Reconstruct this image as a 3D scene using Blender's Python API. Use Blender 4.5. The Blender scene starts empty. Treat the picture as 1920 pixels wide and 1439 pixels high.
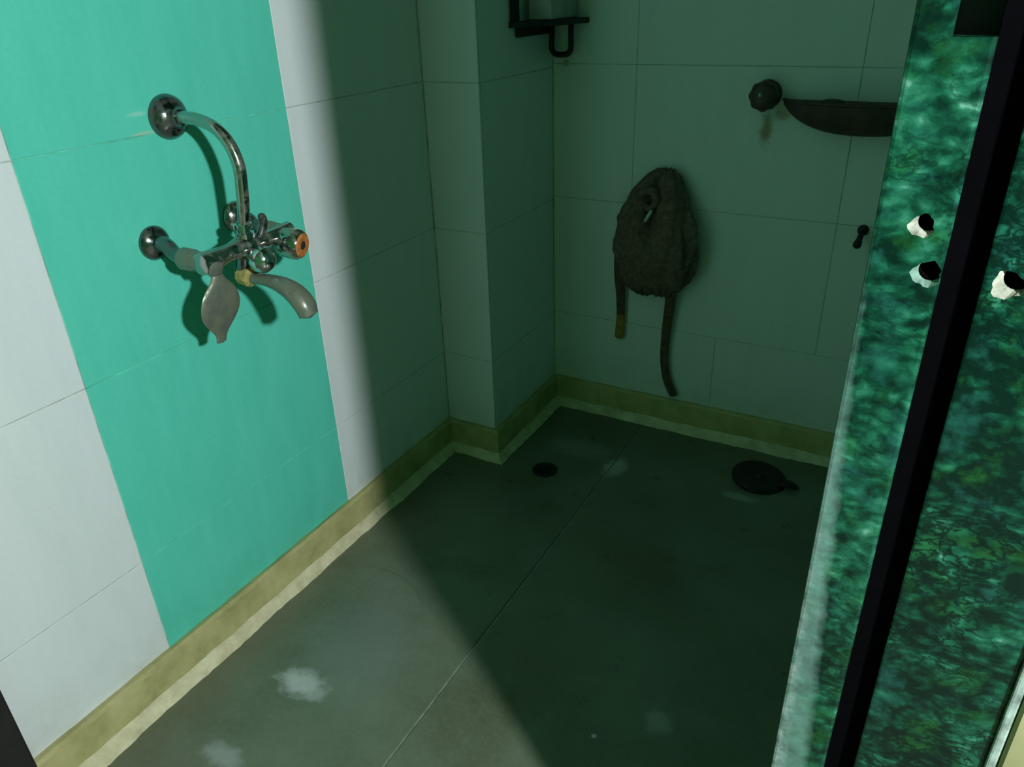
import bpy, bmesh, math, random
from mathutils import Vector, Matrix, noise
random.seed(7)
S = bpy.context.scene
COL = S.collection
PI = math.pi

# ------------------------------------------------------------------ camera
cam_d = bpy.data.cameras.new('camera')
cam_d.lens = 26.8; cam_d.sensor_width = 36.0; cam_d.clip_start = 0.02
cam = bpy.data.objects.new('camera', cam_d); COL.objects.link(cam)
cam.matrix_world = (Matrix.Translation((0.952, 0.0, 1.015)) @ Matrix.Rotation(0.51814, 4, 'Z')
                    @ Matrix.Rotation(1.093277, 4, 'X') @ Matrix.Rotation(-0.03503, 4, 'Z'))
S.camera = cam

# ------------------------------------------------------------------ dim ambient of the unlit house
w = bpy.data.worlds.new('world'); S.world = w; w.use_nodes = True
w.node_tree.nodes['Background'].inputs[0].default_value = (0.20, 1.0, 0.34, 1)
w.node_tree.nodes['Background'].inputs[1].default_value = 0.18

# ------------------------------------------------------------------ the one lamp, in the passage to the right of the door
ld = bpy.data.lights.new('passage_lamp', 'POINT'); ld.energy = 122; ld.color = (0.90, 0.99, 1.0)
ld.shadow_soft_size = 0.040
lo = bpy.data.objects.new('passage_lamp', ld); COL.objects.link(lo); lo.location = (1.85, -0.145, 1.32)

S.view_settings.view_transform = 'Standard'; S.view_settings.look = 'None'
S.view_settings.exposure = 0.0; S.view_settings.gamma = 1.0; S.view_settings.use_curve_mapping = False

# ------------------------------------------------------------------ materials
def mat(name):
    m = bpy.data.materials.new(name); m.use_nodes = True
    return m, m.node_tree.nodes, m.node_tree.links, m.node_tree.nodes['Principled BSDF']
def nd(N, t, **k):
    n = N.new(t)
    for a, b in k.items():
        if a.startswith('_'): n.inputs[a[1:]].default_value = b
        else: setattr(n, a, b)
    return n
def pos(N): return N.new('ShaderNodeNewGeometry').outputs['Position']
def noise_n(N, L, src, scale, detail=4, rough=.55, vscale=None):
    if vscale:
        mp = N.new('ShaderNodeMapping'); mp.inputs['Scale'].default_value = vscale
        L.new(src, mp.inputs['Vector']); src = mp.outputs[0]
    n = N.new('ShaderNodeTexNoise'); n.inputs['Scale'].default_value = scale
    n.inputs['Detail'].default_value = detail; n.inputs['Roughness'].default_value = rough
    L.new(src, n.inputs['Vector']); return n.outputs['Fac']
def ramp(N, L, fac, stops):
    r = N.new('ShaderNodeValToRGB'); e = r.color_ramp.elements
    while len(e) < len(stops): e.new(.5)
    for i, (p, c) in enumerate(stops):
        e[i].position = p; e[i].color = (c if len(c) == 4 else (*c, 1)) if not isinstance(c, (int, float)) else (c, c, c, 1)
    L.new(fac, r.inputs[0]); return r.outputs[0]
def mix(N, L, fac, a, b, blend='MIX'):
    m = N.new('ShaderNodeMix'); m.data_type = 'RGBA'; m.blend_type = blend
    for v, i in ((fac, 0), (a, 6), (b, 7)):
        if isinstance(v, (int, float)): m.inputs[i].default_value = v
        elif isinstance(v, tuple): m.inputs[i].default_value = (*v, 1) if len(v) == 3 else v
        else: L.new(v, m.inputs[i])
    return m.outputs[2]
def math_n(N, L, op, a, b=None, c=None, clamp=False):
    m = N.new('ShaderNodeMath'); m.operation = op; m.use_clamp = clamp
    for i, v in enumerate((a, b, c)):
        if v is None: continue
        if isinstance(v, (int, float)): m.inputs[i].default_value = v
        else: L.new(v, m.inputs[i])
    return m.outputs[0]
def blob(N, L, p, centre, size, nscale=30, namp=.6, soft=.5):
    """0..1 mask: a ragged patch round a point in the place (stain)"""
    s = N.new('ShaderNodeVectorMath'); s.operation = 'SUBTRACT'; L.new(p, s.inputs[0]); s.inputs[1].default_value = centre
    d = N.new('ShaderNodeVectorMath'); d.operation = 'DIVIDE'; L.new(s.outputs[0], d.inputs[0]); d.inputs[1].default_value = size
    l = N.new('ShaderNodeVectorMath'); l.operation = 'LENGTH'; L.new(d.outputs[0], l.inputs[0])
    n = noise_n(N, L, p, nscale, 5, .65)
    v = math_n(N, L, 'MULTIPLY_ADD', n, namp * 2, l.outputs['Value'])
    mr = N.new('ShaderNodeMapRange'); L.new(v, mr.inputs[0])
    mr.inputs[1].default_value = 1 + namp; mr.inputs[2].default_value = 1 + namp - soft
    mr.inputs[3].default_value = 0; mr.inputs[4].default_value = 1
    mr.interpolation_type = 'SMOOTHSTEP'
    return mr.outputs[0]
def bump(N, L, B, h, strength=.2, dist=.002):
    b = N.new('ShaderNodeBump'); b.inputs['Strength'].default_value = strength; b.inputs['Distance'].default_value = dist
    L.new(h, b.inputs['Height']); L.new(b.outputs[0], B.inputs['Normal'])
def simple(name, col, rough=.5, metal=0, nscale=40, namt=.25):
    m, N, L, B = mat(name); p = pos(N)
    f = noise_n(N, L, p, nscale, 5)
    lo_ = tuple(c * (1 - namt) for c in col); hi_ = tuple(min(1, c * (1 + namt)) for c in col)
    L.new(ramp(N, L, f, [(.3, lo_), (.7, hi_)]), B.inputs['Base Color'])
    B.inputs['Roughness'].default_value = rough; B.inputs['Metallic'].default_value = metal
    return m

def tile_mat(name, c1, c2, stain=(.5, .5, .38)):
    m, N, L, B = mat(name); p = pos(N)
    f = noise_n(N, L, p, 1, 5, .6, (26, 26, 5))           # faint vertical streaks in the glaze
    g = noise_n(N, L, p, 160, 3, .6)
    col = ramp(N, L, math_n(N, L, 'MULTIPLY_ADD', g, .35, math_n(N, L, 'MULTIPLY', f, .65)), [(.3, c1), (.7, c2)])
    # grime climbing from the floor
    sp = N.new('ShaderNodeSeparateXYZ'); L.new(p, sp.inputs[0])
    low = math_n(N, L, 'MULTIPLY_ADD', sp.outputs['Z'], -7.0, 1.25, True)
    dirt = math_n(N, L, 'MULTIPLY', low, ramp(N, L, noise_n(N, L, p, 14, 6, .65), [(.38, 0), (.72, 1)]))
    col = mix(N, L, math_n(N, L, 'MULTIPLY', dirt, .75), col, stain)
    return m, N, L, B, p, col
def finish_tile(m, N, L, B, p, col):
    L.new(col, B.inputs['Base Color']); B.inputs['Roughness'].default_value = .32
    B.inputs['Specular IOR Level'].default_value = .35
    bump(N, L, B, noise_n(N, L, p, 55, 3), .06, .002); return m
t = tile_mat('white_tile', (.72, .76, .77), (.80, .83, .84))
m_, N_, L_, B_, p_, c_ = t
c_ = mix(N_, L_, math_n(N_, L_, 'MULTIPLY', blob(N_, L_, p_, (.618, 1.675, .745), (.018, .1, .05), 60, .5, .8), .8), c_, (.26, .17, .06))
c_ = mix(N_, L_, math_n(N_, L_, 'MULTIPLY', blob(N_, L_, p_, (.646, 1.675, .775), (.022, .1, .02), 60, .5, .8), .6), c_, (.30, .20, .07))
c_ = mix(N_, L_, math_n(N_, L_, 'MULTIPLY', blob(N_, L_, p_, (.165, 1.675, .865), (.012, .1, .012), 60, .5, .8), .7), c_, (.25, .2, .06))
M_WHITE = finish_tile(m_, N_, L_, B_, p_, c_)
t = tile_mat('teal_tile', (.095, .60, .455), (.135, .68, .53), (.10, .42, .30))
m_, N_, L_, B_, p_, c_ = t
c_ = mix(N_, L_, math_n(N_, L_, 'MULTIPLY', blob(N_, L_, p_, (0, .695, .857), (.1, .03, .004), 60, .4, .8), .6), c_, (.55, .6, .4))
c_ = mix(N_, L_, math_n(N_, L_, 'MULTIPLY', blob(N_, L_, p_, (0, .69, .883), (.1, .022, .004), 60, .4, .8), .4), c_, (.5, .75, .65))
M_TEAL = finish_tile(m_, N_, L_, B_, p_, c_)
M_GROUT = simple('tile_grout', (.50, .54, .49), .9, 0, 30, .35)
M_GROUT_T = simple('teal_grout', (.13, .58, .44), .9, 0, 30, .3)
M_PLASTER = simple('yellow_plaster', (.42, .40, .20), .8, 0, 12, .2)
M_PASS = simple('blocker_dark_green', (.07, .12, .09), .9, 0, 6, .2)  # dark green so the added passage ceiling bounces little neutral light
M_CEIL = simple('ceiling_paint', (.14, .30, .20), .9, 0, 6, .1)

# skirting: olive stone, worn
m, N, L, B = mat('skirting_stone'); p = pos(N)
c = ramp(N, L, noise_n(N, L, p, 16, 6, .65), [(.25, (.30, .27, .10)), (.5, (.46, .41, .18)), (.78, (.60, .53, .27))])
L.new(c, B.inputs['Base Color']); B.inputs['Roughness'].default_value = .6
bump(N, L, B, noise_n(N, L, p, 60, 5), .3, .002); M_SKIRT = m
m, N, L, B = mat('cement_fillet'); p = pos(N)
c = ramp(N, L, noise_n(N, L, p, 30, 6, .65), [(.25, (.46, .40, .22)), (.6, (.74, .66, .44)), (.8, (.82, .76, .57))])
L.new(c, B.inputs['Base Color']); B.inputs['Roughness'].default_value = .75
bump(N, L, B, noise_n(N, L, p, 90, 5), .4, .002); M_FILLET = m

# floor: dark grey-green stone with dried soap marks
m, N, L, B = mat('floor_stone'); p = pos(N)
c = ramp(N, L, noise_n(N, L, p, 5, 6, .6), [(.28, (.105, .110, .066)), (.5, (.140, .165, .112)), (.72, (.175, .205, .148))])
c = mix(N, L, math_n(N, L, 'MULTIPLY', ramp(N, L, noise_n(N, L, p, 120, 4, .7), [(.45, 0), (.7, 1)]), .25), c, (.22, .25, .19))
c = mix(N, L, math_n(N, L, 'MULTIPLY', ramp(N, L, noise_n(N, L, p, 2.7, 3, .5), [(.5, 0), (.68, 1)]), .30), c, (.15, .105, .060))
for ce, sz, k, cc in (((.186, .603, 0), (.062, .034, 1), .8, (.55, .58, .56)), ((.175, .445, 0), (.05, .024, 1), .55, (.42, .45, .43)),
                      ((.22, .72, 0), (.14, .15, 1), .38, (.19, .23, .21)), ((.41, 1.43, 0), (.035, .055, 1), .75, (.5, .5, .42)),
                      ((.30, 1.47, 0), (.11, .06, 1), .45, (.30, .33, .28)), ((.735, .80, 0), (.03, .03, 1), .5, (.4, .42, .4)),
                      ((.70, 1.44, 0), (.055, .018, 1), .6, (.40, .46, .36)), ((.656, .733, 0), (.005, .005, 1), .8, (.7, .7, .7))):
    c = mix(N, L, math_n(N, L, 'MULTIPLY', blob(N, L, p, ce, sz, 45, .55, .7), k), c, cc)
# a faint dark ring left by a bucket
s = N.new('ShaderNodeVectorMath'); s.operation = 'DISTANCE'; L.new(p, s.inputs[0]); s.inputs[1].default_value = (.15, .74, 0)
rg = math_n(N, L, 'ABSOLUTE', math_n(N, L, 'SUBTRACT', s.outputs['Value'], .152))
rg = math_n(N, L, 'MULTIPLY', math_n(N, L, 'MULTIPLY_ADD', rg, -220, 1, True), noise_n(N, L, p, 9, 3))
rg = math_n(N, L, 'MULTIPLY', rg, blob(N, L, p, (.19, .885, 0), (.14, .10, 1), 20, .4, 1.0))
c = mix(N, L, math_n(N, L, 'MULTIPLY', rg, .7), c, (.05, .06, .045))
L.new(c, B.inputs['Base Color'])
L.new(ramp(N, L, noise_n(N, L, p, 20, 4), [(.3, .26), (.7, .42)]), B.inputs['Roughness'])
bump(N, L, B, noise_n(N, L, p, 70, 5), .25, .002); M_FLOOR = m
M_JOINT = simple('floor_joint', (.40, .45, .35), .8, 0, 40, .4)

# green veined marble
def marble(name, dark, pale_edge):
    m, N, L, B = mat(name); p = pos(N)
    wn = N.new('ShaderNodeTexNoise'); wn.inputs['Scale'].default_value = 34; wn.inputs['Detail'].default_value = 5
    L.new(p, wn.inputs['Vector'])
    wv = N.new('ShaderNodeVectorMath'); wv.operation = 'MULTIPLY_ADD'
    L.new(wn.outputs['Color'], wv.inputs[0]); wv.inputs[1].default_value = (.018,) * 3; L.new(p, wv.inputs[2])
    mp = N.new('ShaderNodeMapping'); mp.inputs['Rotation'].default_value = (0, .55, 0); mp.inputs['Scale'].default_value = (.75, 1, 1.25)
    L.new(wv.outputs[0], mp.inputs[0]); q = mp.outputs[0]
    v = N.new('ShaderNodeTexVoronoi'); v.feature = 'SMOOTH_F1'; v.inputs['Scale'].default_value = 120; v.inputs['Smoothness'].default_value = .6
    L.new(q, v.inputs['Vector'])
    val = math_n(N, L, 'MULTIPLY_ADD', v.outputs['Distance'], -.42, .62)
    val = math_n(N, L, 'ADD', val, math_n(N, L, 'MULTIPLY_ADD', noise_n(N, L, q, 85, 6, .7), .75, -.375))
    val = math_n(N, L, 'ADD', val, math_n(N, L, 'MULTIPLY_ADD', noise_n(N, L, p, 26, 4, .6), .85, -.425))
    o = dark * .28
    base = ramp(N, L, val, [(.22 + o, (.002, .018, .012)), (.36 + o, (.005, .062, .034)), (.48 + o, (.014, .135, .072)), (.60 + o, (.040, .225, .135)), (.74 + o, (.20, .46, .34))])
    hue = noise_n(N, L, p, 42, 4, .6)
    base = mix(N, L, ramp(N, L, hue, [(.55, 0), (.68, .5)]), base, (.020, .150, .030))
    base = mix(N, L, ramp(N, L, hue, [(.32, .45), (.45, 0)]), base, (.022, .150, .120))
    vein = None
    for sc, wd in ((20, .020), (44, .028), (80, .035)):
        r_ = math_n(N, L, 'ABSOLUTE', math_n(N, L, 'SUBTRACT', noise_n(N, L, q, sc, 4, .55), .5))
        r_ = ramp(N, L, r_, [(wd * .25, 1), (wd * 1.5, 0)])
        vein = r_ if vein is None else math_n(N, L, 'MAXIMUM', vein, r_)
    patch = ramp(N, L, noise_n(N, L, p, 17, 4), [(.44 - dark * .2, .10), (.62 - dark * .2, 1)])
    vein = math_n(N, L, 'MULTIPLY', vein, patch)
    c = mix(N, L, math_n(N, L, 'MULTIPLY', vein, .60 + dark * .8), base, (.0015, .012, .009))
    rgh = .22
    if pale_edge:      # paler tone along the left arris, broad at the foot
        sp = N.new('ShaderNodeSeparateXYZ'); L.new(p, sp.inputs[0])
        wid = math_n(N, L, 'MULTIPLY_ADD', sp.outputs['Z'], -.062, .0585)      # width of the paler tone
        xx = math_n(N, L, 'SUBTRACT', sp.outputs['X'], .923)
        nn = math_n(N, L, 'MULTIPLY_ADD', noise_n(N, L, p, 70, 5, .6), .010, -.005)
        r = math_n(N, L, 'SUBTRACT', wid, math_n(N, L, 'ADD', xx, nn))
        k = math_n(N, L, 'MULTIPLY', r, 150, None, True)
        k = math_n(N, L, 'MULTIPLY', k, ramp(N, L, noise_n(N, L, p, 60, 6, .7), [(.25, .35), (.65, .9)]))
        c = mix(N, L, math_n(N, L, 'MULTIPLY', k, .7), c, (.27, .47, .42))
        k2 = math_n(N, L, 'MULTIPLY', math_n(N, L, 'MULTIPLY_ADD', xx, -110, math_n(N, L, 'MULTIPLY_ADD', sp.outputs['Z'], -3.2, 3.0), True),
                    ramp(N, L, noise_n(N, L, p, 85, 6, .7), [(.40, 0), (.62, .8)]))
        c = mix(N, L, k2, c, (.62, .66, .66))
    L.new(c, B.inputs['Base Color']); B.inputs['Roughness'].default_value = rgh
    bump(N, L, B, noise_n(N, L, p, 140, 4), .15, .001)
    return m
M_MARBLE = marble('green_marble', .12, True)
M_MARBLE2 = marble('dark_green_marble', .38, False)
M_MEDGE = simple('sawn_marble_edge', (.40, .50, .44), .6, 0, 70, .7)
M_CHIP = simple('white_filler', (.36, .36, .29), .9, 0, 160, .5)
M_CHIPG = simple('pale_spalled_marble', (.16, .27, .21), .8, 0, 120, .4)
M_BLACK = simple('flat_black', (.0016, .0013, .0022), 1.0, 0, 40, .3); M_BLACK.node_tree.nodes['Principled BSDF'].inputs['Specular IOR Level'].default_value = .05  # near-black for the jamb groove and the inside of the bores
M_DARKWOOD = simple('dark_wood', (.012, .010, .009), .7, 0, 30, .4)

# limescaled chrome
def chrome(name, deposit, amt, tarn=(.42, .43, .40), shine=1.0, rough=.14):
    m, N, L, B = mat(name); p = pos(N)
    f = noise_n(N, L, p, 70, 6, .6)
    k = ramp(N, L, f, [(.60 - amt, 0), (.86 - amt, 1)])
    c = mix(N, L, k, tarn, deposit); L.new(c, B.inputs['Base Color'])
    L.new(math_n(N, L, 'MULTIPLY_ADD', k, -.6 * shine, shine), B.inputs['Metallic'])
    L.new(math_n(N, L, 'MULTIPLY_ADD', k, .30, rough), B.inputs['Roughness'])
    bump(N, L, B, noise_n(N, L, p, 260, 4), .10, .0006); return m
M_CHROME = chrome('aged_chrome', (.22, .19, .12), .12)
M_CHROME_D = chrome('dark_tarnished_chrome', (.10, .08, .06), .14, (.20, .21, .21))
M_CHROME_B = chrome('bright_chrome', (.3, .27, .2), .02, (.62, .63, .63))
M_LEVER = chrome('scaled_chrome', (.17, .18, .12), .22, (.20, .22, .18), .45, .24)
M_SCALE = simple('yellow_scale', (.36, .29, .09), .7, 0, 120, .35)
M_RUST = simple('orange_rust', (.50, .17, .035), .75, 0, 150, .45)
M_DARKHOLE = simple('dark_bore', (.03, .02, .015), .9, 0, 60, .3)
M_BRONZE = simple('blackened_bronze', (.07, .045, .043), .45, .2, 60, .35)
M_BOAT = simple('dark_brown_plastic', (.065, .042, .032), .7, 0, 40, .3)
M_FRAME = simple('black_plastic', (.010, .009, .008), .6, 0, 40, .3)
M_GREYBOX = simple('grey_plastic', (.42, .44, .44), .6, 0, 25, .2)
m, N, L, B = mat('brown_rag'); p = pos(N)
f = noise_n(N, L, p, 90, 6, .7)
L.new(ramp(N, L, f, [(.3, (.085, .050, .035)), (.55, (.19, .125, .09)), (.8, (.30, .22, .17))]), B.inputs['Base Color'])
B.inputs['Roughness'].default_value = .95; bump(N, L, B, f, .6, .004); M_RAG = m
M_STRAP = simple('brown_strap', (.11, .070, .036), .9, 0, 80, .4)
M_STRAPY = simple('ochre_strap_end', (.34, .20, .04), .9, 0, 80, .35)
M_METAL = simple('pale_metal', (.62, .62, .58), .35, .5, 60, .15)
M_DRAIN = simple('blackened_grate', (.012, .010, .014), .5, .2, 60, .4)
M_PIT = simple('drain_pit', (.004, .004, .004), .9, 0, 60, .3)

# ------------------------------------------------------------------ object helpers
ORG = {}
def empty(name, loc, label=None, cat=None, group=None, kind=None):
    o = bpy.data.objects.new(name, None); COL.objects.link(o); o.location = loc; o.empty_display_size = .05
    ORG[o.name] = Vector(loc); tag(o, label, cat, group, kind); return o
def tag(o, label=None, cat=None, group=None, kind=None):
    for k, v in (('label', label), ('category', cat), ('group', group), ('kind', kind)):
        if v: o[k] = v
    return o
def obj(name, bm, m, parent=None, smooth=False, origin=None):
    """bmesh given in world coordinates -> one mesh object"""
    org = ORG[parent.name] if parent else Vector(origin or (0, 0, 0))
    bmesh.ops.translate(bm, verts=bm.verts, vec=-org)
    bmesh.ops.recalc_face_normals(bm, faces=bm.faces)
    me = bpy.data.meshes.new(name); bm.to_mesh(me); bm.free()
    for x in (m if isinstance(m, (list, tuple)) else [m]): me.materials.append(x)
    if smooth:
        for pl in me.polygons: pl.use_smooth = True
    o = bpy.data.objects.new(name, me); COL.objects.link(o)
    ORG[o.name] = org
    if parent: o.parent = parent
    else: o.location = org
    return o
def smooth_angle(o, ang=.7):
    me = o.data; me.set_sharp_from_angle(angle=ang) if hasattr(me, 'set_sharp_from_angle') else None
    for pl in me.polygons: pl.use_smooth = True
    return o
def box(a, b, bev=0, seg=1, bm=None):
    nb = bmesh.new(); bmesh.ops.create_cube(nb, size=1)
    a, b = Vector(a), Vector(b)
    for v in nb.verts: v.co = Vector((a[i] + (v.co[i] + .5) * (b[i] - a[i]) for i in range(3)))
    if bev: bmesh.ops.bevel(nb, geom=nb.edges[:], offset=bev, segments=seg, affect='EDGES', profile=.6)
    if bm is None: return nb
    me = bpy.data.meshes.new('t'); nb.to_mesh(me); nb.free(); bm.from_mesh(me); bpy.data.meshes.remove(me); return bm
def frame(d):
    d = Vector(d).normalized(); u = d.orthogonal().normalized(); return u, d.cross(u)
def lathe(base, axis, prof, n=32, bm=None):
    """prof: (distance along axis, radius)"""
    bm = bm or bmesh.new(); base, ax = Vector(base), Vector(axis).normalized(); u, v = frame(ax); prev = None
    for h, r in prof:
        c = base + ax * h
        if r < 1e-6: ring = [bm.verts.new(c)]
        else: ring = [bm.verts.new(c + u * r * math.cos(2 * PI * i / n) + v * r * math.sin(2 * PI * i / n)) for i in range(n)]
        if prev:
            for i in range(n):
                a, b = prev[i % len(prev)], prev[(i + 1) % len(prev)]; c1, d1 = ring[(i + 1) % len(ring)], ring[i % len(ring)]
                f = []
                for x in (a, b, c1, d1):
                    if x not in f: f.append(x)
                if len(f) > 2: bm.faces.new(f)
        prev = ring
    return bm
def catmull(pts, k=8):
    P = [Vector(p) for p in pts]; P = [P[0] * 2 - P[1]] + P + [P[-1] * 2 - P[-2]]; out = []
    for i in range(1, len(P) - 2):
        a, b, c, d = P[i - 1:i + 3]
        for j in range(k):
            t = j / k
            out.append(.5 * ((2 * b) + (c - a) * t + (2 * a - 5 * b + 4 * c - d) * t * t + (3 * b - a - 3 * c + d) * t ** 3))
    out.append(P[-2]); return out
def tube(pts, rad, n=16, sm=8, bm=None, flat=1.0, up=None, cap=True):
    """swept tube; rad a number or list per control point; flat squeezes it along `up`"""
    bm = bm or bmesh.new(); nP = len(pts)
    rr = rad if isinstance(rad, (list, tuple)) else [rad] * nP
    q = catmull([(*p,) for p in pts], sm)
    rq = [r.x for r in catmull([(r, 0, 0) for r in rr], sm)]
    T = [(q[min(i + 1, len(q) - 1)] - q[max(i - 1, 0)]).normalized() for i in range(len(q))]
    u = Vector(up) if up else T[0].orthogonal(); rings = []
    for c, t, r in zip(q, T, rq):
        u = (u - t * u.dot(t)).normalized(); v = t.cross(u)
        rings.append([bm.verts.new(c + u * r * flat * math.cos(2 * PI * i / n) + v * r * math.sin(2 * PI * i / n)) for i in range(n)])
    for A, Bq in zip(rings, rings[1:]):
        for i in range(n): bm.faces.new((A[i], A[(i + 1) % n], Bq[(i + 1) % n], Bq[i]))
    if cap:
        for ring, t, s in ((rings[0], -T[0], rq[0]), (rings[-1], T[-1], rq[-1])):
            c = bm.verts.new(sum((x.co for x in ring), Vector()) / n + t * s * .35)
            for i in range(n): bm.faces.new((ring[i], ring[(i + 1) % n], c))
    return bm
def ball(c, r, bm=None, sc=(1, 1, 1), n=24):
    bm = bm or bmesh.new()
    mtx = Matrix.Translation(c) @ Matrix.Diagonal((*(r * s for s in sc), 1))
    bmesh.ops.create_uvsphere(bm, u_segments=n, v_segments=n // 2, radius=1, matrix=mtx); return bm
def cut(o, cutter_bm, cmats=None):
    """boolean difference, applied; the cutter does not stay in the scene"""
    org = ORG[o.name]; bmesh.ops.translate(cutter_bm, verts=cutter_bm.verts, vec=-org)
    bmesh.ops.recalc_face_normals(cutter_bm, faces=cutter_bm.faces)
    me = bpy.data.meshes.new('cut'); cutter_bm.to_mesh(me); cutter_bm.free()
    for c_m in (cmats if isinstance(cmats, (list, tuple)) else [cmats]): me.materials.append(c_m)
    co = bpy.data.objects.new('cut', me); COL.objects.link(co); co.matrix_basis = o.matrix_basis.copy()
    co.parent = o.parent
    md = o.modifiers.new('b', 'BOOLEAN'); md.object = co; md.operation = 'DIFFERENCE'; md.solver = 'EXACT'
    if hasattr(md, 'material_mode'): md.material_mode = 'TRANSFER'
    bpy.context.view_layer.update()
    ev = o.evaluated_get(bpy.context.evaluated_depsgraph_get())
    nm = bpy.data.meshes.new_from_object(ev, preserve_all_data_layers=True, depsgraph=bpy.context.evaluated_depsgraph_get())
    o.modifiers.clear(); old = o.data; nme = old.name; o.data = nm; bpy.data.meshes.remove(old); nm.name = nme
    bpy.data.objects.remove(co); bpy.data.meshes.remove(me)

# ------------------------------------------------------------------ the setting
FL = 0.0; H = 2.40; YB = 1.675; PX = .132; PY = 1.35; XR = 1.42
G = .0008; TD = .0010                       # half joint width, tile proud of the grout
ROWS = [.0] + [.255 + .3 * k for k in range(8)]        # tile courses
def cells(a, b, seams):
    s = [a] + [x for x in seams if a + .004 < x < b - .004] + [b]; return list(zip(s, s[1:]))
def tiles(parent, plane, at, a, b, seams_of_row, dz=0, teal=None):
    """plane 'x+': face towards +x at x=at; 'y-': face towards -y at y=at"""
    for r, (z0, z1) in enumerate(cells(.0, H, [z + dz for z in ROWS[1:]])):
        for u0, u1 in cells(a, b, seams_of_row(r)):
            e = random.uniform(-.0003, .0003)
            if plane == 'x+': bm = box((at - .006, u0 + G, z0 + G), (at + e, u1 - G, z1 - G), .0007)
            elif plane == 'x-': bm = box((at - e, u0 + G, z0 + G), (at + .006, u1 - G, z1 - G), .0007)
            else: bm = box((u0 + G, at - e, z0 + G), (u1 - G, at + .006, z1 - G), .0007)
            is_teal = teal and teal[0] - .01 < u0 and u1 < teal[1] + .01
            obj('tile', bm, M_TEAL if is_teal else M_WHITE, parent)
def struct(name, bm, m, label=None):
    o = obj(name, bm, m); o['kind'] = 'structure'
    if label: o['label'] = label
    return o
wl = struct('wall_left', box((-.12, .27, FL), (-TD, PY + .03, H)), M_GROUT, 'white tiled wall with a vertical band of teal tiles')
obj('grout_band', box((-.004, .5128, FL), (-TD + .00015, .9632, H)), M_GROUT_T, wl)
tiles(wl, 'x+', 0, .27, PY, lambda r: [.513, .963], teal=(.513, .963))
wc = struct('wall_corner', box((-.12, PY + TD, FL), (PX - TD, YB + .03, H)), M_GROUT, 'tiled pilaster boxed out in the far corner')
tiles(wc, 'y-', PY, 0.001, PX, lambda r: [])
tiles(wc, 'x+', PX, PY + .007, YB, lambda r: [])
wb = struct('wall_back', box((PX - TD, YB + TD, FL), (XR + .1, YB + .12, H)), M_GROUT, 'far wall of white tiles laid in courses')
tiles(wb, 'y-', YB, PX + .001, XR, lambda r: [.333 + .45 * k for k in range(3)] if r else [.558, 1.008], dz=.008)
wr = struct('wall_right', box((XR + TD, .60, FL), (XR + .12, YB + .12, H)), M_GROUT)
tiles(wr, 'x-', XR, .601, YB - .001, lambda r: [.76, 1.21], teal=(.5, 1.8))
struct('ceiling', box((-.12, .27, H), (XR + .12, YB + .12, H + .1)), M_CEIL)
struct('ceiling_blocker', box((-.12, -1.6, H), (2.7, .2695, H + .1)), M_PASS, None)  # unseen slab added to keep overhead ambient light off the floor
# wall with the doorway: masonry behind the marble jamb, plaster to its right
wf = struct('wall_front', box((.936, .4665, FL), (1.062, .60, H)), M_DARKWOOD)
obj('plaster', box((1.0625, .440, FL), (2.7, .60, H), .002), M_PLASTER, wf)
obj('lintel', box((-.12, .4665, 2.08), (.935, .60, H)), M_PLASTER, wf)

# floor: stone slabs on a joint bed
fl = struct('floor', box((-.12, -1.2, -.1), (2.7, YB + .12, -.003)), M_JOINT, 'dark grey-green stone slab floor')
JX = [-.0, .401, 1.002, 1.603, 2.204, 2.70]; JY = [-1.2, .30, YB]
for x0, x1 in zip(JX, JX[1:]):
    for y0, y1 in zip(JY, JY[1:]):
        bm = box((x0 + .0016, y0 + .0016, -.02), (x1 - .0016, y1 - .0016, 0), .0012)
        obj('floor_slab', bm, M_FLOOR, fl)

# skirting with a ragged cement fillet at its foot
def skirting(name, p0, p1, nrm, label, e0=0, e1=0):
    """runs p0->p1 on the floor, nrm points into the room; e0/e1 mitre the ends outwards"""
    p0, p1, n = Vector((*p0, 0)), Vector((*p1, 0)), Vector((*nrm, 0)); d = (p1 - p0).normalized(); Ln = (p1 - p0).length
    def sweep(profile, jit):
        bm = bmesh.new(); k = max(2, int(Ln / .012)); rings = []
        for i in range(k + 1):
            t = i / k; ring = []
            for j, (o_, z_) in enumerate(profile):
                w_ = noise.noise(Vector((p0.x * 7 + t * Ln * 17 * 1.0, p0.y * 5 + j * 9.1, 3.3)))
                w2 = noise.noise(Vector((p0.x * 7 + t * Ln * 60, p0.y * 5 + j * 9.1, 8.3)))
                oo = o_ + jit[j][0] * (w_ * .7 + w2 * .4); zz = z_ + jit[j][1] * (w_ * .7 + w2 * .4)
                ext = (e0 * (1 - t) * -1 + e1 * t) * o_
                ring.append(bm.verts.new(p0 + d * (t * Ln + ext) + n * max(oo, .0005) + Vector((0, 0, zz))))
            rings.append(ring)
        m_ = len(profile)
        for A, Bq in zip(rings, rings[1:]):
            for j in range(m_): bm.faces.new((A[j], A[(j + 1) % m_], Bq[(j + 1) % m_], Bq[j]))
        bm.faces.new(rings[0]); bm.faces.new(rings[-1][::-1]); return bm
    o = obj(name, sweep([(.0006, .0), (.0006, .078), (.009, .079), (.0135, .073), (.015, .0)], [(0, 0), (0, .003), (.0015, .003), (.001, .002), (0, 0)]), M_SKIRT)
    o['kind'] = 'structure'; o['label'] = label
    f = obj('cement_fillet', sweep([(.0145, .0004), (.0150, .021), (.020, .013), (.031, .0004)], [(0, 0), (0, .006), (.003, .004), (.006, 0)]), M_FILLET, o)
    smooth_angle(f, .9); smooth_angle(o, .6)
skirting('baseboard_left', (0, .272), (0, PY), (1, 0), 'olive stone skirting along the lit tiled wall', 0, -1)
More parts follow.
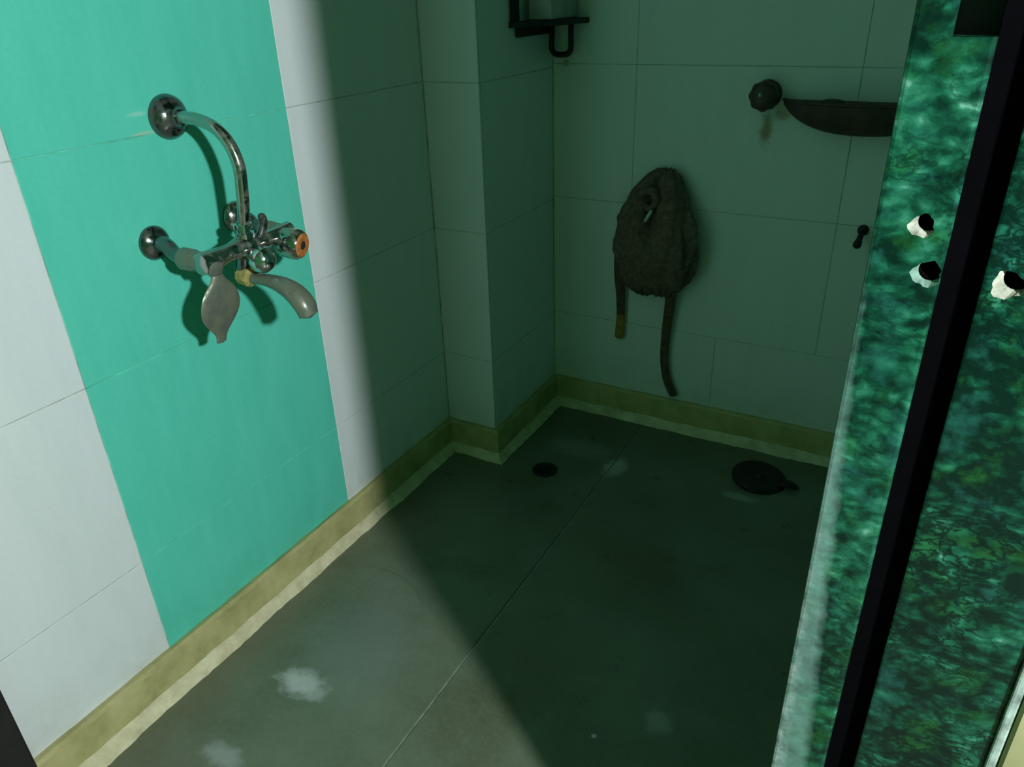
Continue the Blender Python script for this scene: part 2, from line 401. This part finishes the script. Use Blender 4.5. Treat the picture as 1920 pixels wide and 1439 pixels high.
skirting('baseboard_corner', (0, PY), (PX, PY), (0, -1), 'short olive skirting under the pilaster face', -1, 1)
skirting('baseboard_side', (PX, PY), (PX, YB), (1, 0), 'olive skirting on the shaded side of the pilaster', 1, -1)
skirting('baseboard_back', (PX, YB), (XR, YB), (0, -1), 'olive stone skirting with pale cement edge under the far wall', -1, -1)

# dark frame post against the left wall
struct('trim_1', box((-.10, .16, FL), (.050, .2685, H), .004, 2), M_DARKWOOD, 'dark wooden door post at the near end of the tiled wall')

# ------------------------------------------------------------------ green marble door jamb
jb = empty('marble_door_jamb', (.99, .445, 0), 'green veined marble door jamb with drilled holes and a black groove', 'door frame')
jb['kind'] = 'structure'
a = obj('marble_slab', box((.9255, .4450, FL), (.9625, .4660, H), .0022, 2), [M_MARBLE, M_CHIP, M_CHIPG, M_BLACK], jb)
bm = box((.9435, .43, .9885), (.98, .48, 2.3)); cut(a, bm, M_MARBLE)
def bore(x, z, r, dx=-.004, dz=-.0035):
    # drilled bore with a broken, flared mouth on the side where the stone spalled
    n = 20; bm = bmesh.new(); rings = []
    for y, k, s in ((.438, 1.30, 1.3), (.445, 1.14, 1), (.4482, 1.0, .10), (.475, 1.0, 0)):
        ring = []
        for i in range(n):
            an = 2 * PI * i / n; j = 1 + (.16 * math.sin(3 * an + x * 90) + .10 * math.sin(7 * an + z * 200)) * min(1, (k - 1) * 5)
            ring.append(bm.verts.new((x + dx * s + r * k * j * math.cos(an), y, z + dz * s + r * k * j * math.sin(an))))
        rings.append(ring)
    for A, Bq in zip(rings, rings[1:]):
        for i in range(n): bm.faces.new((A[i], A[(i + 1) % n], Bq[(i + 1) % n], Bq[i])).material_index = 1 if A is rings[2] else 0
    bm.faces.new(rings[0]); bm.faces.new(rings[-1][::-1]); return bm
cut(a, bore(.9516, .9008, .0054, -.0034, -.0026), [M_CHIP, M_BLACK])
cut(a, bore(.9574, .8750, .0062, -.0022, -.0022), [M_CHIPG, M_BLACK])
b = obj('marble_slab', box((.9815, .4450, FL), (1.0560, .4660, H), .0015, 2), [M_MARBLE2, M_CHIP, M_BLACK], jb)
cut(b, bore(.9974, .8762, .0066, -.0044, -.0042), [M_CHIP, M_BLACK])
obj('marble_edge_strip', box((1.0562, .4420, FL), (1.0620, .4660, H), .0015, 2), M_MEDGE, jb)
obj('black_groove', box((.9626, .4520, FL), (.9814, .4660, H)), M_BLACK, jb)
for x, z in ((.9517, .9010), (.9564, .8752), (.9972, .8760)):
    obj('bore_end', lathe((x, .4640, z), (0, 1, 0), [(0, 0), (0, .0060), (.0012, .0060), (.0012, 0)], 16), M_BLACK, jb)

# ------------------------------------------------------------------ wall mixer tap on the teal tiles
YC = .739; ZC = .700; XB = .103
mx = empty('wall_mixer_tap', (0, YC, ZC), 'scaled chrome wall mixer tap with bent riser pipe on the teal tiles', 'tap')
def dome(y, z, r, d):
    return lathe((.0006, y, z), (1, 0, 0), [(0, 0), (0, r), (.003, r * 1.0), (d * .35, r * .96), (d * .65, r * .80), (d * .85, r * .58), (d, r * .42), (d + .006, r * .36), (d + .006, 0)], 40)
smooth_angle(obj('wall_flange', dome(.7355, .8735, .0300, .021), M_CHROME_D, mx))
smooth_angle(obj('riser_pipe', tube([(.012, .7355, .8735), (.034, .7355, .874), (.060, .736, .8720), (.088, .737, .863), (.1085, .738, .844), (.1180, YC, .816), (.1160, YC, .785), (.110, YC, .75), (XB, YC, .720)], .0085, 20, 8), M_CHROME, mx))
for y in (.667, .817):
    smooth_angle(obj('inlet_flange', dome(y, .714, .0240, .014), M_CHROME_D if y < .7 else M_CHROME, mx))
    smooth_angle(obj('inlet_union', tube([(.010, y, .714), (.028, y - .001, .713), (.046, y - .003, .704), (.064, y - .002, .699)], [.0120, .0112, .0102, .0112], 18, 6), M_CHROME_D, mx))
    bm = lathe((.058, y - .002, .699), (1, 0, 0), [(0, 0), (0, .0135), (.002, .0160), (.020, .0160), (.023, .0142), (.036, .0142), (.036, 0)], 10)
    smooth_angle(obj('union_nut', bm, M_LEVER, mx), .5)
bm = tube([(XB, .655, ZC - .001), (XB, .676, ZC - .001), (XB, .706, ZC + .001), (XB, YC, ZC + .002), (XB, .770, ZC + .001), (XB, .824, ZC)], [.0150, .0150, .0118, .0172, .0118, .0150], 24, 8)
smooth_angle(obj('mixer_body', bm, M_CHROME, mx))
smooth_angle(obj('riser_collar', lathe((XB, YC, ZC + .010), (0, 0, 1), [(0, 0), (0, .0130), (.004, .0140), (.011, .0140), (.012, .0100), (.016, .0100), (.017, .0130), (.024, .0130), (.026, .0095), (.026, 0)], 28), M_CHROME_B, mx))
# front diverter knob (round)
kn = smooth_angle(obj('diverter_knob', ball((.1275, YC + .001, .684), .0198), M_CHROME_B, mx))
smooth_angle(obj('knob_neck', lathe((.092, YC, .693), (1, 0, -.16), [(0, 0), (0, .0115), (.024, .0105), (.028, .0135), (.031, .0105), (.031, 0)], 24), M_CHROME, kn))
smooth_angle(obj('diverter_lever', tube([(.108, .752, .700), (.112, .762, .716), (.114, .767, .728), (.116, .765, .738), (.118, .760, .740)], [.0060, .0062, .0062, .0056, .0040], 14, 6), M_CHROME_D, mx))
# right valve: handle gone, rusted end
ax = Vector((1, .22, -.13)).normalized(); b0 = Vector((.085, .801, .692))
rv = smooth_angle(obj('valve_head', lathe(b0, ax, [(0, 0), (0, .0120), (.008, .0125), (.014, .0165), (.023, .0222), (.038, .0235), (.049, .0225), (.054, .0190), (.054, 0)], 32), M_CHROME, mx))
smooth_angle(obj('rusted_end', lathe(b0 + ax * .053, ax, [(-.003, 0), (-.003, .0200), (.0006, .0188), (.003, .0162), (.003, .0078), (.0015, .0060), (.0015, 0)], 32), M_RUST, rv), .6)
obj('spindle_bore', lathe(b0 + ax * .0545, ax, [(0, 0), (0, .0076), (.0014, .0070), (.0014, 0)], 6), M_DARKHOLE, rv)
# left valve and its drop-shaped lever
lv = smooth_angle(obj('valve_neck', lathe((.094, .668, .695), (1, 0, -.25), [(0, 0), (0, .0135), (.008, .0130), (.012, .0105), (.018, .0105), (.020, .012), (.023, .012), (.025, .008), (.025, 0)], 24), M_LEVER, mx))
bm = bmesh.new(); outl = [(0, .009), (.008, .013), (.020, .0235), (.034, .0305), (.048, .0318), (.060, .028), (.072, .0195), (.082, .0115), (.089, .0085), (.096, .008), (.0975, .004)]
oq = catmull([(s * 1.01, h_ * 1.03, 0) for s, h_ in outl], 4); n = 14; rings = []
for s, h_, _ in oq:
    k = s / .0985; cy = .667 - .009 * k; cx = .117 + .004 * math.sin(k * PI) - .010 * k; cz = .683 - s; ring = []
    th = .0045 * (1 - .35 * k)
    for i in range(n):
        an = 2 * PI * i / n
        ring.append(bm.verts.new((cx + th * math.sin(an) * (1 if math.sin(an) > 0 else .5) + .05 * h_ * math.cos(an), cy + h_ * math.cos(an), cz)))
    rings.append(ring)
for A, Bq in zip(rings, rings[1:]):
    for i in range(n): bm.faces.new((A[i], A[(i + 1) % n], Bq[(i + 1) % n], Bq[i]))
bm.faces.new(rings[0]); bm.faces.new(rings[-1][::-1])
smooth_angle(obj('drop_lever', bm, M_LEVER, lv), .9)
# spout
sp_ = smooth_angle(obj('spout', tube([(.092, YC, .652), (.114, YC, .653), (.138, YC, .6535), (.161, YC, .650), (.181, YC, .642), (.196, YC, .628), (.202, YC, .612)], [.0090, .0092, .0112, .0140, .0165, .0170, .0150], 20, 8, flat=.85, up=(0, 0, 1)), M_LEVER, mx))
smooth_angle(obj('spout_nut', lathe((.078, YC, .656), (1, 0, -.10), [(0, 0), (0, .010), (.004, .0145), (.022, .0150), (.026, .012), (.026, 0)], 10), M_SCALE, sp_), .5)
smooth_angle(obj('spout_socket', tube([(.094, YC, .690), (.089, YC, .672), (.082, YC, .660)], [.0115, .0105, .0100], 16, 6), M_CHROME_D, sp_))

# ------------------------------------------------------------------ rag bundle hanging on the far wall
rg = empty('rag_bundle', (.40, YB, .64), 'dark brown shaggy rag bundle hanging by a hook on the far wall', 'rag')
def rag():
    bm = bmesh.new(); nz, na = 56, 64; rings = []
    prof = [(0, .020, .022, .405), (.04, .040, .036, .403), (.15, .062, .048, .398), (.30, .080, .058, .396), (.48, .093, .064, .398), (.66, .092, .062, .399), (.82, .080, .054, .396), (.93, .066, .042, .392), (1, .048, .022, .388)]
    hw = catmull([(p[1], p[2], p[3]) for p in prof], 12)
    for i in range(nz):
        t = i / (nz - 1)
        # locate t in the profile
        for a_, b_, ia in zip(prof, prof[1:], range(99)):
            if t <= b_[0] + 1e-9: break
        q = hw[min(int((ia + (t - a_[0]) / (b_[0] - a_[0])) * 12), len(hw) - 1)]
        z = .642 - .292 * t; ring = []
        for j in range(na):
            an = 2 * PI * j / na; c, s = math.cos(an), math.sin(an)
            fold = .07 * math.sin(an * 7 + 2.5 * math.sin(t * 4)) * min(1, t * 3) + .045 * math.sin(an * 13 + t * 9)
            pn = Vector((c * 2.1, s * 2.1, t * 6)); ns = noise.fractal(pn * 1.2, 1.0, 2.1, 3) * .08
            k = 1 + fold + ns
            cleft = max(0, 1 - abs(c + .10) / .26) if s < 0 else 0      # the dark parting down the front
            dp = 1 - .95 * cleft * max(0, 1 - abs(t - .30) / .30) ** .6
            y = YB - .002 - q.y * .62 + q.y * .62 * s * k * dp
            zz = z + .010 * noise.noise(Vector((c * 5, s * 5, t * 3 + 7))) - (.018 * noise.noise(Vector((c * 9, 3, 1))) if t > .9 else 0)
            ring.append(bm.verts.new((q.z + .012 + q.x * c * k, min(y, YB - .0012), zz + .008)))
        rings.append(ring)
    for A, Bq in zip(rings, rings[1:]):
        for j in range(na): bm.faces.new((A[j], A[(j + 1) % na], Bq[(j + 1) % na], Bq[j]))
    for ring in (rings[0], rings[-1]):
        c = bm.verts.new(sum((v.co for v in ring), Vector()) / na)
        for j in range(na): bm.faces.new((ring[j], ring[(j + 1) % na], c))
    return bm
smooth_angle(obj('cloth_mass', rag(), M_RAG, rg), 1.2)
def strap(pts, wds, m, name, th=.35):
    return smooth_angle(obj(name, tube(pts, wds, 14, 8, flat=th, up=(0, 1, 0)), m, rg), .9)
s1 = strap([(.317, YB - .030, .475), (.3165, YB - .022, .40), (.3200, YB - .014, .34), (.3210, YB - .010, .285)], [.010, .012, .0115, .0105], M_STRAP, 'hanging_strip')
strap([(.3212, YB - .010, .288), (.3205, YB - .010, .262), (.3185, YB - .010, .225)], [.0112, .0115, .0125], M_STRAPY, 'ochre_strip_end')
s2 = strap([(.452, YB - .030, .40), (.447, YB - .020, .34), (.4405, YB - .014, .26), (.440, YB - .012, .19), (.450, YB - .012, .135), (.470, YB - .012, .094)], [.013, .0125, .0112, .0105, .0105, .0110], M_STRAP, 'hanging_strip')
smooth_angle(obj('loop', tube([(.377, YB - .060, .600), (.390, YB - .066, .612), (.408, YB - .066, .610), (.414, YB - .064, .590), (.402, YB - .062, .574), (.386, YB - .060, .578)], [.007, .009, .010, .009, .008, .007], 12, 6), M_RAG, rg), 1.0)
smooth_angle(obj('tag', tube([(.3960, YB - .079, .5480), (.4030, YB - .080, .5610), (.4100, YB - .078, .5740)], [.0034, .0044, .0034], 12, 5), M_METAL, rg), .9)

# ------------------------------------------------------------------ round tap knob and boat-shaped dish on the far wall
kb = empty('wall_valve_knob', (.613, YB, .811), 'round blackened valve knob above a rust drip on the far wall', 'valve')
smooth_angle(obj('rosette', lathe((.613, YB - .0006, .811), (0, -1, 0), [(0, 0), (0, .0285), (.004, .028), (.009, .020), (.012, .014), (.022, .012), (.022, 0)], 32), M_BRONZE, kb))
bm = bmesh.new(); n = 48; rings = []
for h_, r in [(.016, .006), (.018, .020), (.024, .0275), (.034, .0290), (.044, .0262), (.051, .017), (.053, .006)]:
    rings.append([bm.verts.new((.613 + r * (1 + .045 * math.cos(8 * 2 * PI * i / n)) * math.cos(2 * PI * i / n), YB - h_, .811 + r * (1 + .045 * math.cos(8 * 2 * PI * i / n)) * math.sin(2 * PI * i / n))) for i in range(n)])
for A, Bq in zip(rings, rings[1:]):
    for i in range(n): bm.faces.new((A[i], A[(i + 1) % n], Bq[(i + 1) % n], Bq[i]))
bm.faces.new(rings[0]); bm.faces.new(rings[-1])
hd = smooth_angle(obj('handwheel', bm, M_BRONZE, kb))
smooth_angle(obj('cap_screw', lathe((.611, YB - .0525, .815), (0, -1, 0), [(0, 0), (0, .005), (.003, .0045), (.004, 0)], 16), M_CHROME_D, hd))

dish = empty('boat_dish', (.80, YB, .80), 'dark brown boat-shaped dish on the far wall, partly behind the marble jamb', 'dish')
def boat(scale=1.0, top=.803, inner=False):
    bm = bmesh.new(); nx, na = 40, 16; rings = []
    for i in range(nx + 1):
        t = -1 + 2 * i / nx; x = .800 + .152 * t * scale
        e = max(.02, (1 - abs(t) ** 2.6)) ** .62
        dpt = (.064 * e + .004) * scale; hgt = (.056 * max(.03, 1 - abs(t) ** 2.4) ** .7 + .006) * scale
        ring = []
        for j in range(na + 1):
            an = PI * j / na / 2
            ring.append(bm.verts.new((x, YB - .0012 - dpt * math.cos(an) ** .7 , top - hgt * math.sin(an) ** .85)))
        ring.append(bm.verts.new((x, YB - .0012, top)))
        rings.append(ring)
    m_ = len(rings[0])
    for A, Bq in zip(rings, rings[1:]):
        for j in range(m_): bm.faces.new((A[j], A[(j + 1) % m_], Bq[(j + 1) % m_], Bq[j]))
    bm.faces.new(rings[0]); bm.faces.new(rings[-1][::-1]); return bm
smooth_angle(obj('bowl', boat(), M_BOAT, dish), .7)
rim = [(.800 + .152 * t, YB - .0025 - (.064 * max(.02, (1 - abs(t) ** 2.6)) ** .62 + .004), .8035) for t in [-1 + 2 * i / 24 for i in range(25)]]
smooth_angle(obj('rim', tube(rim, .0032, 8, 2), M_BOAT, dish), .9)
smooth_angle(obj('soap_stub', ball((.742, YB - .028, .803), .02, sc=(1.2, .8, .30)), M_BOAT, dish), 2)  # stub of soap lying in the dish, given the dish's material

hk = empty('wall_hook', (.832, YB, .548), 'small black hook on the far wall beside the marble jamb', 'hook')
smooth_angle(obj('hook_plate', lathe((.834, YB - .0006, .556), (0, -1, 0), [(0, 0), (0, .011), (.004, .0105), (.006, .006), (.006, 0)], 20), M_FRAME, hk))
smooth_angle(obj('hook_arm', tube([(.834, YB - .004, .558), (.834, YB - .018, .556), (.832, YB - .028, .544), (.830, YB - .030, .534), (.8295, YB - .024, .530)], [.005, .005, .006, .0085, .007], 12, 6), M_FRAME, hk))

# ------------------------------------------------------------------ corner shelf in the far corner
cs = empty('corner_shelf', (PX, YB, .95), 'black corner shelf with an upright, high in the far corner', 'shelf')
bm = bmesh.new(); n = 14; lo_v = []; hi_v = []
X0, Y0 = PX + .0008, YB - .0008
pts = [(X0, Y0), (X0, 1.475)] + [(X0 + .088 * math.sin(a_), Y0 - .199 * math.cos(a_)) for a_ in [PI / 2 * i / n for i in range(1, n)]] + [(X0 + .088, Y0)]
for x, y in pts: lo_v.append(bm.verts.new((x, y, .9455))); hi_v.append(bm.verts.new((x, y, .9565)))
for i in range(len(pts)):
    j = (i + 1) % len(pts); bm.faces.new((lo_v[i], lo_v[j], hi_v[j], hi_v[i]))
bm.faces.new(lo_v[::-1]); bm.faces.new(hi_v)
obj('shelf_plate', bm, M_FRAME, cs)
obj('upright', box((PX + .0008, 1.478, .9565), (PX + .010, 1.506, 1.16), .002), M_FRAME, cs)
obj('under_bracket', box((PX + .0008, 1.50, .926), (PX + .008, 1.66, .9454), .002), M_FRAME, cs)
gb = empty('soap_box', (.17, 1.60, .957), 'grey box standing on the corner shelf, cut by the frame top', 'box')
obj('box_body', box((PX + .014, 1.535, .9572), (PX + .066, 1.662, 1.045), .004, 2), M_GREYBOX, gb)
obj('box_lid', box((PX + .012, 1.532, 1.0452), (PX + .068, 1.664, 1.058), .004, 2), M_GREYBOX, gb)
lp = empty('towel_loop', (.18, YB, .93), 'black u-shaped loop hanging under the corner shelf', 'hook')
smooth_angle(obj('loop_wire', tube([(.145, 1.645, .9452), (.145, 1.645, .92), (.145, 1.645, .897), (.152, 1.645, .886), (.168, 1.645, .8835), (.184, 1.645, .886), (.191, 1.645, .897), (.191, 1.645, .92), (.191, 1.645, .9452)], .0062, 12, 6), M_FRAME, lp))

# ------------------------------------------------------------------ floor drains
dr = empty('floor_drain', (.266, 1.347, 0), 'small round black drain hole near the pilaster', 'drain')
obj('drain_ring', lathe((.266, 1.347, .0003), (0, 0, 1), [(0, .021), (0, .030), (.0016, .030), (.0024, .027), (.0016, .022), (0, .021)], 32), M_DRAIN, dr)
obj('drain_cup', lathe((.266, 1.347, .0003), (0, 0, 1), [(0, 0), (0, .0212), (.0009, .0212), (.0006, .015), (.0004, 0)], 32), M_PIT, dr)
for k in range(-2, 3):
    hw = math.sqrt(.021 ** 2 - (k * .0075) ** 2)
    obj('grate_bar', box((.266 + k * .0075 - .0012, 1.347 - hw, .0012), (.266 + k * .0075 + .0012, 1.347 + hw, .0022)), M_DRAIN, dr)
tr = empty('trap_cover', (.728, 1.525, 0), 'dark trap cover lying on the floor below the far wall', 'drain cover')
smooth_angle(obj('cover_disc', lathe((.722, 1.528, .0003), (.10, -.04, 1), [(-.002, 0), (.0015, .060), (.007, .061), (.012, .055), (.0135, .040), (.011, .034), (.011, .012), (.016, .008), (.017, 0)], 36), M_DRAIN, tr), .5)
smooth_angle(obj('pull_tab', tube([(.770, 1.520, .011), (.792, 1.519, .012), (.808, 1.518, .008)], [.014, .012, .008], 14, 6, flat=.45, up=(0, 0, 1)), M_DRAIN, tr), .9)
